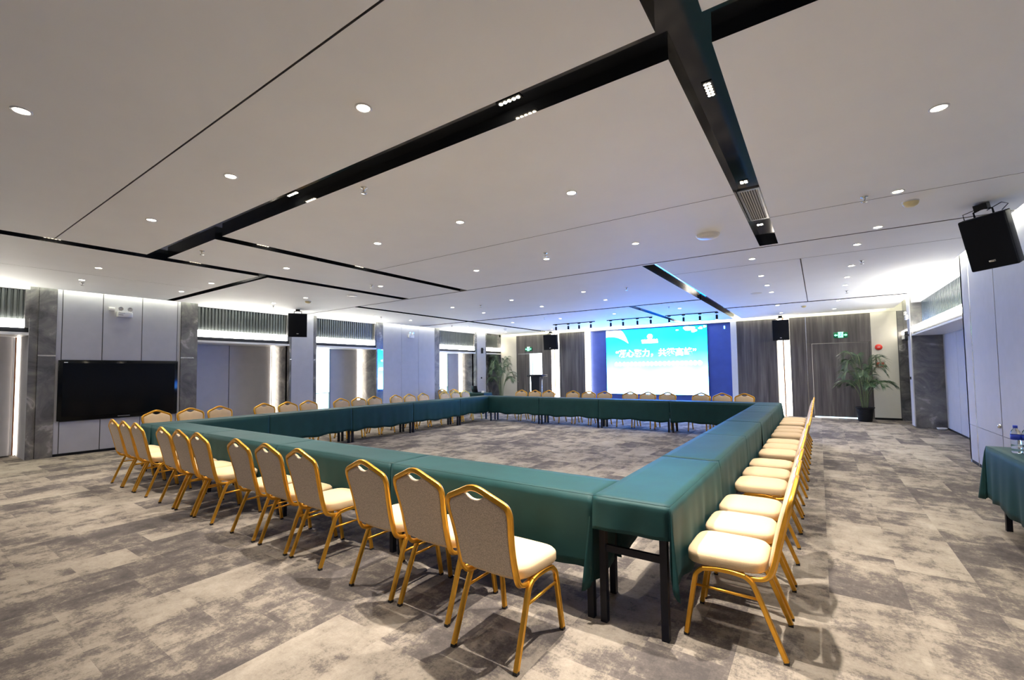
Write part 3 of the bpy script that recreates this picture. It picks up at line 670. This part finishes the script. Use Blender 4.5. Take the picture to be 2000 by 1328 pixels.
# right column: backs towards the right wall
RR = [2.965, 3.46, 3.97, 4.75, 5.25, 5.78, 6.55, 7.05, 7.55, 8.35, 8.85, 9.33, 10.1, 10.55, 11.0]
for i, y in enumerate(RR):
    lab = 'gold banquet chair seen side-on at the right of the tables, nearest of that row' if i == 0 else ('gold banquet chair at the right of the tables, farthest of that row' if i == 14 else 'gold banquet chair at the right of the tables, %s from the camera in that row' % ORD[i])
    put_chair(-0.187 if i < 6 else -0.17, y, PI/2, lab, 'chairs along the right side of the table square')
LR = [2.95, 3.46, 3.95, 4.79, 5.29, 5.77, 6.61, 7.11, 7.60, 8.31, 8.80, 9.33, 10.22, 10.72, 11.20]
for i, y in enumerate(LR):
    lab = 'gold banquet chair before the left wall, nearest of that row, under the television' if i == 0 else 'banquet chair before the left wall, %s from the camera in its row' % ORD[i]
    put_chair(-9.335, y, -PI/2, lab, 'chairs along the left side of the table square')
FR = [-7.81, -7.31, -6.82, -6.00, -5.49, -5.01, -4.27, -3.785, -3.27, -2.45, -1.97, -1.488]
for i, x in enumerate(FR):
    put_chair(x, 12.10, PI, 'banquet chair beyond the far tables, %s from the left of that row' % ORD[i], 'chairs along the far side of the table square')
put_chair(-11.05, 12.0, 0.0, 'pale banquet chair at the laptop table in the far left corner, left one', 'chairs at the laptop table')
put_chair(-10.50, 12.0, 0.0, 'pale banquet chair at the laptop table in the far left corner, right one', 'chairs at the laptop table')

# ------------------------------------------------------------------ tables and cloths
X1 = -0.703; X0 = X1-8.134; Y0 = 2.577; Y1 = Y0+9.023; TW = 0.45; TT = 0.745
def make_table(L):
    t = thing('folding_table', '', 'table', (0,0,0), 0, 'long narrow conference tables')
    MB().box(0.004, L-0.004, 0.006, TW-0.006, TT-0.03, TT-0.006).build('tabletop', 'table', t)
    for x in (0.045, L-0.045):
        for y in (0.045, TW-0.045): MB().box(x-0.02, x+0.02, y-0.02, y+0.02, 0, TT-0.03).build('leg', 'table', t)
        MB().box(x-0.012, x+0.012, 0.06, TW-0.06, 0.42, 0.46).build('stretcher', 'table', t)
    return t
t18 = make_table(1.80); tb_used = False
def put_table(x, y, rz, label):
    global tb_used
    if not tb_used: tb_used = True; t18.location = (x, y, 0); t18.rotation_euler = (0,0,rz); t18['label'] = label; return t18
    return dup(t18, (x, y, 0), rz, label)
SL = (X1-X0-2*TW)/4; CL = (Y1-Y0)/5
for i in range(4):
    put_table(X0+TW+0.005+i*SL+0.003, Y0+0.01, 0, 'black-legged table under green cloth, near side, %s from the right' % ORD[3-i])
    put_table(X0+TW+0.005+i*SL+0.003, Y1-TW+0.004, 0, 'black-legged table under green cloth, far side, %s from the left' % ORD[i])
for i in range(5):
    put_table(X1-0.004, Y0+0.004+i*CL, PI/2, 'black-legged table under green cloth, right side, %s from the camera' % ORD[i])
    put_table(X0+TW-0.004, Y0+0.004+i*CL, PI/2, 'black-legged table under green cloth, left side, %s from the camera' % ORD[i])

def cloth(x0, x1, y0, y1, drops, label, group, seed, ztop=0.75, amp=0.014, seams='', tip=1.0):
    """drops: {'S':d,'N':d,'E':d,'W':d}; a side left out ends flush at the table edge"""
    rnd = random.Random(seed); mb = MB(); r = 0.010
    ph = [rnd.uniform(0, 6.28) for _ in range(6)]
    mb.grid(lambda u, v: (x0+(x1-x0)*u, y0+(y1-y0)*v, ztop+0.0012*math.sin(9*u*(x1-x0)+ph[0])*math.sin(11*v*(y1-y0)+ph[1]) * (1 if 0.02 < u < 0.98 and 0.05 < v < 0.95 else 0)), max(8, int((x1-x0)/0.06)), max(8, int((y1-y0)/0.06)))
    # perimeter in order S, E, N, W
    sides = {'S': ((x0,y0),(x1,y0),(0,-1)), 'E': ((x1,y0),(x1,y1),(1,0)), 'N': ((x1,y1),(x0,y1),(0,1)), 'W': ((x0,y1),(x0,y0),(-1,0))}
    order = ['S', 'E', 'N', 'W']
    def fold(s_, w_):
        return amp*w_*(math.sin(s_*17+ph[2])*0.5+math.sin(s_*29+ph[3])*0.35+math.sin(s_*7.3+ph[4])*0.6+0.7)
    s_acc = 0
    for si, k in enumerate(order):
        a, b, nrm = sides[k]; L = math.hypot(b[0]-a[0], b[1]-a[1]); d = drops.get(k)
        if d:
            prev, nxt = order[si-1], order[(si+1) % 4]
            n = max(12, int(L/0.035)); rows_ = 9; vs = []
            for i in range(n+1):
                q = i/n; s_ = q*L
                for j in range(rows_+1):
                    w_ = j/rows_; dd = d*(1+0.03*math.sin(s_*5+ph[5])+0.02*math.sin(s_*13+ph[0]))
                    out_ = r*min(1, w_*8)+fold(s_+s_acc, w_)
                    z = ztop-dd*w_
                    vs.append((a[0]+(b[0]-a[0])*q+nrm[0]*out_, a[1]+(b[1]-a[1])*q+nrm[1]*out_, z))
            R = rows_+1
            mb.add(vs, [(i*R+j, (i+1)*R+j, (i+1)*R+j+1, i*R+j+1) for i in range(n) for j in range(rows_)], True)
            # draped corner between this side and the next
            if drops.get(nxt):
                nn = sides[nxt][2]; d2 = drops[nxt]; dl = max(d, d2)*1.0; e = 0.085; vs = []
                seqs = []
                for f in range(13):
                    tt = f/12
                    # fold: goes out along the first side, loops back, then onto the second side
                    ang = tt*PI/2
                    lob = math.sin(tt*PI)
                    dirx = nrm[0]*math.cos(ang)+nn[0]*math.sin(ang); diry = nrm[1]*math.cos(ang)+nn[1]*math.sin(ang)
                    edge = d+(d2-d)*tt
                    dep = edge+(dl*1.08-edge)*math.sin(tt*PI)**0.7*tip
                    rip = 0.6+0.4*math.cos(tt*PI*4)
                    for j in range(rows_+1):
                        w_ = j/rows_; o_ = r*min(1, w_*8)+fold((L if f < 6 else L)+s_acc, w_)*(1-lob)+lob*w_*0.075*rip
                        vs.append((b[0]+dirx*o_, b[1]+diry*o_, ztop-dep*w_))
                mb.add(vs, [(i*R+j, (i+1)*R+j, (i+1)*R+j+1, i*R+j+1) for i in range(12) for j in range(rows_)], True)
        s_acc += L
    o = mb.build('tablecloth', 'cloth'); tag(o, label, 'tablecloth', group)
    md = o.modifiers.new('thick', 'SOLIDIFY'); md.thickness = 0.002; md.offset = 1
    return o
G = 'green tablecloths over the table square'
DO, DI = 0.44, 0.50
for i in range(4):
    a = X0+TW+i*SL; b = a+SL
    cloth(a+0.003, b-0.003, Y0, Y0+TW, {'S': DO, 'N': DI}, 'dark green cloth on the near table run, %s piece from the right' % ORD[3-i], G, 10+i, amp=0.015)
    cloth(a+0.003, b-0.003, Y1-TW, Y1, {'S': DI, 'N': DO}, 'dark green cloth on the far table run, %s piece from the left' % ORD[i], G, 20+i, amp=0.010)
    c_ = cloth
ys = [Y0, 4.06, 5.68, 7.26, 8.97, 10.6, Y1]
for i in range(6):
    dr = {'E': 0.46, 'W': DI}
    if i == 0: dr = {'E': 0.44, 'W': 0.52, 'S': 0.185}
    if i == 5: dr = {'E': 0.46, 'W': 0.46, 'N': 0.4}
    cloth(X1-TW, X1, ys[i]+0.004, ys[i+1]-0.004, dr, 'blue-green lit cloth on the right table run, %s piece from the camera' % ORD[i], G, 30+i, amp=0.014, ztop=0.751+0.0015*(i % 2))
for i in range(5):
    a = Y0+i*CL; dr = {'E': DI, 'W': 0.44}
    if i == 0: dr = {'E': 0.44, 'W': 0.44, 'S': 0.44}
    if i == 4: dr = {'E': 0.47, 'W': 0.44, 'N': 0.4}
    cloth(X0, X0+TW-0.003, a+0.003, a+CL-0.003, dr, 'dark green cloth on the left table run, %s piece from the camera' % ORD[i], G, 50+i, amp=0.008)

# side table by the right wall, with water bottles
t = thing('side_table', 'black-legged side table against the right wall under green cloth', 'table', (1.285, 4.30, 0))
MB().box(0.0, 0.60, 0.0, 1.80, TT-0.03, TT-0.006).build('tabletop', 'table', t)
for x in (0.08, 0.55):
    for y in (0.06, 1.76): MB().box(x-0.02, x+0.02, y-0.02, y+0.02, 0, TT-0.03).build('leg', 'table', t)
cloth(1.265, 1.875, 4.28, 6.14, {'W': 0.485, 'N': 0.46, 'S': 0.46}, 'dark green cloth on the side table at the right edge of the room', 'green cloths on side tables', 77, amp=0.016, tip=0.6)
def bottle(x, y, label):
    t = thing('water_bottle', label, 'bottle', (x, y, 0.753), 0, 'water bottles on the side table')
    MB().lathe([(0.0,0.004),(0.026,0.0),(0.032,0.006),(0.032,0.03),(0.030,0.035),(0.032,0.04),(0.032,0.07),(0.030,0.075),(0.032,0.08),(0.032,0.165),(0.026,0.19),(0.014,0.208),(0.012,0.225),(0.0,0.225)], k=20, cap=False).build('body', 'water', t)
    MB().lathe([(0.0325,0.115),(0.0335,0.116),(0.0335,0.158),(0.0325,0.159)], k=20, cap=False).build('label', 'blue', t)
    MB().lathe([(0.0145,0.214),(0.0155,0.215),(0.0155,0.236),(0.014,0.238),(0.0,0.238)], k=16, cap=False).build('cap', 'blue', t)
bottle(1.370, 5.76, 'clear water bottle with blue cap on the side table, left one')
bottle(1.432, 5.74, 'clear water bottle with blue cap on the side table, at the picture edge')

# laptop table in the far left corner
t = thing('side_table', 'small table under green cloth in the far left corner, carrying a laptop', 'table', (-11.25, 12.80, 0))
MB().box(0.0, 1.40, 0.0, 0.45, TT-0.03, TT-0.006).build('tabletop', 'table', t)
for x in (0.06, 1.34):
    for y in (0.05, 0.40): MB().box(x-0.02, x+0.02, y-0.02, y+0.02, 0, TT-0.03).build('leg', 'table', t)
cloth(-11.27, -9.83, 12.78, 13.27, {'S': 0.45, 'E': 0.45, 'N': 0.45, 'W': 0.45}, 'green cloth on the laptop table in the far left corner', 'green cloths on side tables', 91, amp=0.012)
t = thing('laptop', 'open black laptop on the green corner table, seen from behind', 'laptop', (-10.38, 13.0, 0.753), -0.25)
MB().rbox(-0.18, 0.18, -0.02, 0.22, 0.0, 0.018, 0.004, 1).build('base', 'black', t)
s_ = MB().rbox(-0.18, 0.18, -0.006, 0.006, 0.0, 0.235, 0.004, 1).build('lid', 'black', t); s_.location = (0, -0.015, 0.015); s_.rotation_euler = (0.22, 0, 0)
t = thing('paper_sign', 'small white folded card at the end of the laptop table', 'sign', (-10.02, 13.0, 0.753))
MB().add([(-0.06,-0.03,0),(0.06,-0.03,0),(0.06,0,0.07),(-0.06,0,0.07),(0.06,0.03,0),(-0.06,0.03,0)], [(0,1,2,3),(3,2,4,5)]).build('card', 'white', t)

# podium
t = thing('podium', 'dark podium with a wide top standing before the bright far doorway', 'podium', (-9.31, 15.65, 0))
MB().rbox(-0.35, 0.35, -0.24, 0.24, 1.29, 1.37, 0.01, 1).build('top', 'table', t)
MB().add([(-0.17,-0.14,0.04),(0.17,-0.14,0.04),(0.17,0.14,0.04),(-0.17,0.14,0.04),(-0.20,-0.17,1.29),(0.20,-0.17,1.29),(0.20,0.17,1.29),(-0.20,0.17,1.29)], [(0,1,5,4),(1,2,6,5),(2,3,7,6),(3,0,4,7),(0,3,2,1),(4,5,6,7)]).build('column', 'table', t)
MB().rbox(-0.30, 0.30, -0.22, 0.22, 0.0, 0.04, 0.01, 1).build('base', 'table', t)
for s in (-1, 1): MB().tube([(s*0.26, -0.1, 0.04), (s*0.28, -0.1, 1.29)], 0.014, 10).build('side_post', 'chrome', t)

# ------------------------------------------------------------------ LED screen
t = thing('led_screen', 'large glowing LED screen with a blue and white slogan picture', 'screen', (0,0,0))
SY = YF+0.08
MB().box(-6.85, -3.15, SY, SY+0.05, 0.60, 3.05).build('display', 'screen', t)
fr = MB(); fr.box(-6.865,-6.85,SY-0.005,SY+0.05,0.585,3.065); fr.box(-3.15,-3.135,SY-0.005,SY+0.05,0.585,3.065); fr.box(-6.85,-3.15,SY-0.005,SY+0.05,0.585,0.60); fr.box(-6.85,-3.15,SY-0.005,SY+0.05,3.05,3.065); fr.build('frame', 'black', t)
def flat(name, polys, mat='white_glow'):
    mb = MB()
    for pl in polys:
        n = len(pl); mb.add([(x, SY-0.004, z) for x, z in pl]+[(x, SY-0.001, z) for x, z in pl], [tuple(range(n)), tuple(range(n, 2*n))[::-1]]+[(i, (i+1) % n, n+(i+1) % n, n+i) for i in range(n)])
    return mb.build(name, mat, t)
sw = [(-6.85, 3.05), (-6.29, 3.05)]
for i in range(9):
    q = i/8; sw.append((-6.29+0.33*q, 3.05-0.50*q**1.35+0.06*math.sin(q*PI)))
for i in range(10):
    q = i/9; sw.append((-5.96-0.89*q, 2.53+0.27*(1-(1-q)**2)+0.04*math.sin(q*PI)))
flat('swoosh', [sw])
def blob(cx, cz, a, b, n=18, wob=0.15, seed=0):
    rr = random.Random(seed); ph = rr.uniform(0, 6)
    return [(cx+a*math.cos(2*PI*i/n)*(1+wob*math.sin(3*2*PI*i/n+ph)), cz+b*math.sin(2*PI*i/n)*(1+wob*math.sin(3*2*PI*i/n+ph))) for i in range(n)]
flat('cloud', [blob(-3.75,2.97,0.20,0.075,seed=1), blob(-3.58,2.88,0.10,0.06,seed=3), blob(-4.15,2.93,0.05,0.02,seed=4), blob(-3.36,2.96,0.07,0.045,seed=5), blob(-3.22,3.00,0.05,0.04,seed=7)])
flat('logo', [blob(-5.13,2.74,0.10,0.11,wob=0.05,seed=2)]+[blob(-5.40+0.085*i,2.60,0.05,0.05,wob=0.1,seed=20+i) for i in range(7)]+[[(-5.43,2.50),(-4.84,2.50),(-4.84,2.57),(-5.43,2.57)]])
flat('subtitle', [blob(-6.45+i*0.152,1.735,0.075,0.085,n=12,wob=0.10,seed=40+i) for i in range(21)])
def text_part(txt, size, x, z, par, mat, y, depth=0.002, bold=0.0, name='title_text', rot=(PI/2,0,0), align='CENTER'):
    cu = bpy.data.curves.new(name, 'FONT'); cu.body = txt; cu.size = size; cu.extrude = depth; cu.align_x = align; cu.align_y = 'CENTER'; cu.offset = bold
    tmp = bpy.data.objects.new('tmp_text', cu); COL.objects.link(tmp)
    bpy.context.view_layer.update()
    me = bpy.data.meshes.new_from_object(tmp.evaluated_get(bpy.context.evaluated_depsgraph_get()))
    bpy.data.objects.remove(tmp)
    me.materials.clear(); me.materials.append(M[mat])
    o = bpy.data.objects.new(name, me); COL.objects.link(o); o.location = (x, y, z); o.rotation_euler = rot; o.parent = par
    return o
text_part('\u201c\u51dd\u5fc3\u805a\u529b\uff0c\u5171\u6500\u9ad8\u5cf0\u201d', 0.30, -4.99, 2.12, t, 'white_glow', SY-0.004, bold=0.007)
MB().box(-2.62, -2.585, YF+0.10, YF+0.12, 2.88, 2.98).build('status_light', 'blue_led', t)

# exit signs
def exit_sign(x, label):
    t = thing('exit_sign', label, 'sign', (x, YF-0.005, 2.475), 0, 'green exit signs')
    MB().rbox(-0.17, 0.17, -0.03, 0.0, -0.085, 0.085, 0.006, 1).build('case', 'green_dark', t)
    MB().box(-0.06, 0.06, -0.034, -0.031, -0.072, 0.088).build('door_symbol', 'green', t)
    rm = MB()
    rm.lathe([(0.0,0),(0.014,0)], 0.012, -0.036, 0.055, 10, 'y', cap=False)
    for a in ([(0.0,0.035),(0.012,0.035),(-0.005,-0.01),(-0.018,-0.01)], [(-0.018,-0.01),(-0.005,-0.01),(-0.028,-0.055),(-0.038,-0.05)], [(-0.012,-0.01),(0.0,-0.008),(0.028,-0.03),(0.02,-0.038)], [(0.01,0.03),(0.012,0.02),(0.04,0.01),(0.04,0.02)]):
        rm.add([(p[0], -0.036, p[1]) for p in a], [(0,1,2,3)])
    rm.build('running_figure', 'green_dark', t)
    for s in (-1, 1):
        ar = MB(); ar.add([(s*0.16,-0.033,0),(s*0.115,-0.033,0.035),(s*0.115,-0.033,-0.035)], [(0,1,2)]); ar.add([(s*0.115,-0.033,0.014),(s*0.075,-0.033,0.014),(s*0.075,-0.033,-0.014),(s*0.115,-0.033,-0.014)], [(0,1,2,3)])
        ar.build('arrow', 'green', t)
    MB().box(-0.08, 0.08, -0.02, -0.005, 0.085, 0.10).build('mount', 'chrome', t)
exit_sign(0.56, 'green lit exit sign above the right far door')
exit_sign(-10.40, 'green lit exit sign above the left far door')
# fire alarm bell and call point
t = thing('fire_alarm', 'round red fire alarm sounder on the cream far wall panel', 'alarm', (1.42, YF-0.002, 2.08))
MB().lathe([(0.085,0),(0.085,-0.03),(0.070,-0.055),(0.03,-0.065),(0.0,-0.065)], k=24, axis='y', cap=False).build('dome', 'red', t)
MB().box(-0.03, 0.03, -0.068, -0.064, -0.008, 0.008).build('marking', 'white', t)
t = thing('call_point', 'small red fire call point with white plate behind the right palm', 'alarm', (1.43, YF-0.002, 1.57))
MB().rbox(-0.085, 0.085, -0.05, 0.0, -0.07, 0.07, 0.012).build('case', 'red', t); MB().box(-0.035, 0.03, -0.053, -0.049, -0.045, 0.04).build('plate', 'white', t)

# emergency twin lights on walls
def emergency(loc, rz, label, junction=True):
    t = thing('emergency_light', label, 'emergency light', loc, rz, 'twin-lamp emergency lights')
    MB().rbox(-0.13, 0.13, -0.055, 0.0, -0.09, 0.02, 0.012).build('case', 'white', t)
    MB().box(-0.105, 0.0, -0.058, -0.054, -0.012, -0.004).build('marking', 'grey', t); MB().box(-0.105, -0.03, -0.058, -0.054, -0.055, -0.040).build('marking', 'grey', t)
    for s in (-1, 1):
        o = MB().lathe([(0.0,-0.02),(0.03,-0.025),(0.045,-0.05),(0.045,-0.058)], s*0.075, -0.01, 0.075, 16, 'y', cap=False).build('lamp_head', 'white', t)
        MB().lathe([(0.0,-0.052),(0.040,-0.056)], s*0.075, -0.01, 0.075, 16, 'y', cap=False).build('lens', 'chrome', o)
        MB().tube([(s*0.075,-0.03,0.02),(s*0.075,-0.03,0.04)], 0.008).build('lamp_stem', 'white', t)
    if junction: MB().rbox(-0.26, -0.16, -0.03, 0.0, 0.03, 0.10, 0.006, 1).build('junction_box', 'white', t)
emergency((XL+0.002, 3.13, 2.83), PI/2, 'white twin-lamp emergency light above the wall television')
emergency((XL+0.002, 11.22, 2.83), PI/2, 'white twin-lamp emergency light on the left wall, far end', False)
emergency((XR-0.022, 15.20, 2.79), -PI/2, 'white twin-lamp emergency light on the far right column', False)
def wall_cam(loc, rz, label):
    t = thing('wall_sensor', label, 'camera', loc, rz, 'black bracketed wall cameras')
    MB().rbox(-0.04, 0.04, -0.08, -0.02, -0.14, 0.10, 0.01).build('body', 'black', t)
    MB().box(-0.012, 0.012, -0.02, 0.0, -0.02, 0.02).build('bracket', 'black', t)
    MB().tube([(0.04,-0.05,0.03),(0.13,-0.05,0.03)], 0.012).build('arm', 'black', t)
wall_cam((XL+0.002, 15.33, 2.44), PI/2, 'black wall camera on the left column by the far corner')
wall_cam((XR-0.022, 15.22, 2.31), -PI/2, 'black wall camera on the far right column')
def knob(loc, rz, label):
    t = thing('wall_switch', label, 'switch', loc, rz, 'small black wall switches')
    MB().rbox(-0.035, 0.035, -0.02, 0.0, -0.035, 0.035, 0.006).build('plate', 'black', t)
knob((XL+0.002, 15.31, 1.25), PI/2, 'small black switch on the left column by the far corner')
knob((XR-0.022, 15.22, 1.22), -PI/2, 'small black switch on the far right column')
t = thing('floor_dish', 'small white dish on the carpet in the right recess', 'dish', (2.33, 14.75, 0.0))
MB().lathe([(0.0,0.004),(0.07,0.004),(0.10,0.05),(0.094,0.05),(0.066,0.012),(0.0,0.012)], k=20, cap=False).build('bowl', 'white', t)

# television
t = thing('television', 'large black wall television set into the left wall panels', 'television', (XL, 3.125, 1.245), PI/2)
MB().rbox(-0.975, 0.975, -0.05, 0.04, -0.58, 0.585, 0.006, 1).build('frame', 'tv', t)
MB().box(-0.915, 0.915, -0.053, -0.049, -0.50, 0.53).build('screen', 'tv', t)
MB().box(-0.90, -0.845, -0.0545, -0.051, 0.535, 0.548).build('badge', 'white', t)
MB().box(-0.07, 0.13, -0.054, -0.050, -0.555, -0.545).build('nameplate', 'grey', t)

# ------------------------------------------------------------------ potted palms
def palm(loc, h, label, seed, nf=16, reach=0.62, rz=0):
    rnd = random.Random(seed)
    t = thing('potted_palm', label, 'plant', loc, rz, 'potted palms')
    p = [(0.0,0.0),(0.15,0.0),(0.155,0.02)]
    for i in range(9): z = 0.03+i*0.038; p += [(0.158+i*0.005, z), (0.165+i*0.005, z+0.012), (0.158+i*0.005, z+0.024)]
    p += [(0.215,0.37),(0.225,0.375),(0.225,0.40),(0.205,0.40),(0.20,0.35)]
    MB().lathe(p, k=28, cap=False).build('pot', 'black', t); MB().lathe([(0.0,0.365),(0.20,0.36)], k=20, cap=False).build('soil', 'soil', t)
    for i in range(nf):
        a = 2*PI*i/nf*2.618 + rnd.uniform(-0.3, 0.3); q = i/nf
        top = h*(0.62+0.36*q) if i % 3 else h*0.55; R = reach*(1.0-0.35*q)*rnd.uniform(0.8, 1.1)
        b = Vector((0.06*math.cos(a), 0.06*math.sin(a), 0.36)); d = Vector((math.cos(a), math.sin(a), 0))
        pts = catmull([b, b+d*R*0.12+Vector((0,0,(top-0.36)*0.55)), b+d*R*0.42+Vector((0,0,(top-0.36)*0.92)), b+d*R*0.75+Vector((0,0,(top-0.36)*1.0)), b+d*R*1.05+Vector((0,0,(top-0.36)*0.86))], 7)
        fr_ = MB().tube(pts, 0.006, 6).build('frond_stalk', 'stem', t)
        lf = MB(); n = len(pts); side = Vector((-d.y, d.x, 0))
        st = int(n*0.40)
        for j in range(st, n):
            for s in (-1, 1):
                for hh in (0, 0.5):
                    if j == n-1 and hh: continue
                    base = pts[j] if not hh else (pts[j]+pts[min(j+1, n-1)])/2
                    f = (j-st+hh)/(n-st); L = (0.14+0.16*math.sin(f*PI*0.85+0.3))*rnd.uniform(0.85, 1.15)
                    tdir = (pts[min(j+1, n-1)]-pts[j-1]).normalized()
                    dr = (side*s*0.75+tdir*0.75+Vector((0,0,0.10))).normalized(); wd = 0.0075
                    mid = base+dr*L*0.5+Vector((0,0,0.01)); tip = base+dr*L+Vector((0,0,-0.30*L))
                    wv = tdir*wd; up = Vector((0, 0, 0.003))
                    lf.add([base-wv*0.3, base+wv*0.3, mid+wv, mid-wv, tip, mid+up], [(0,1,2,5),(0,5,3),(2,4,5),(3,5,4)])
        o = lf.build('leaflets', 'leaf', fr_, fix=False)
    return t
palm((1.00, 16.10, 0), 1.98, 'leafy potted palm in a black ribbed pot beside the right far door', 5, 18, 0.57)
palm((-11.15, 15.75, 0), 2.25, 'tall slender potted palm in the far left corner', 9, 15, 0.62)
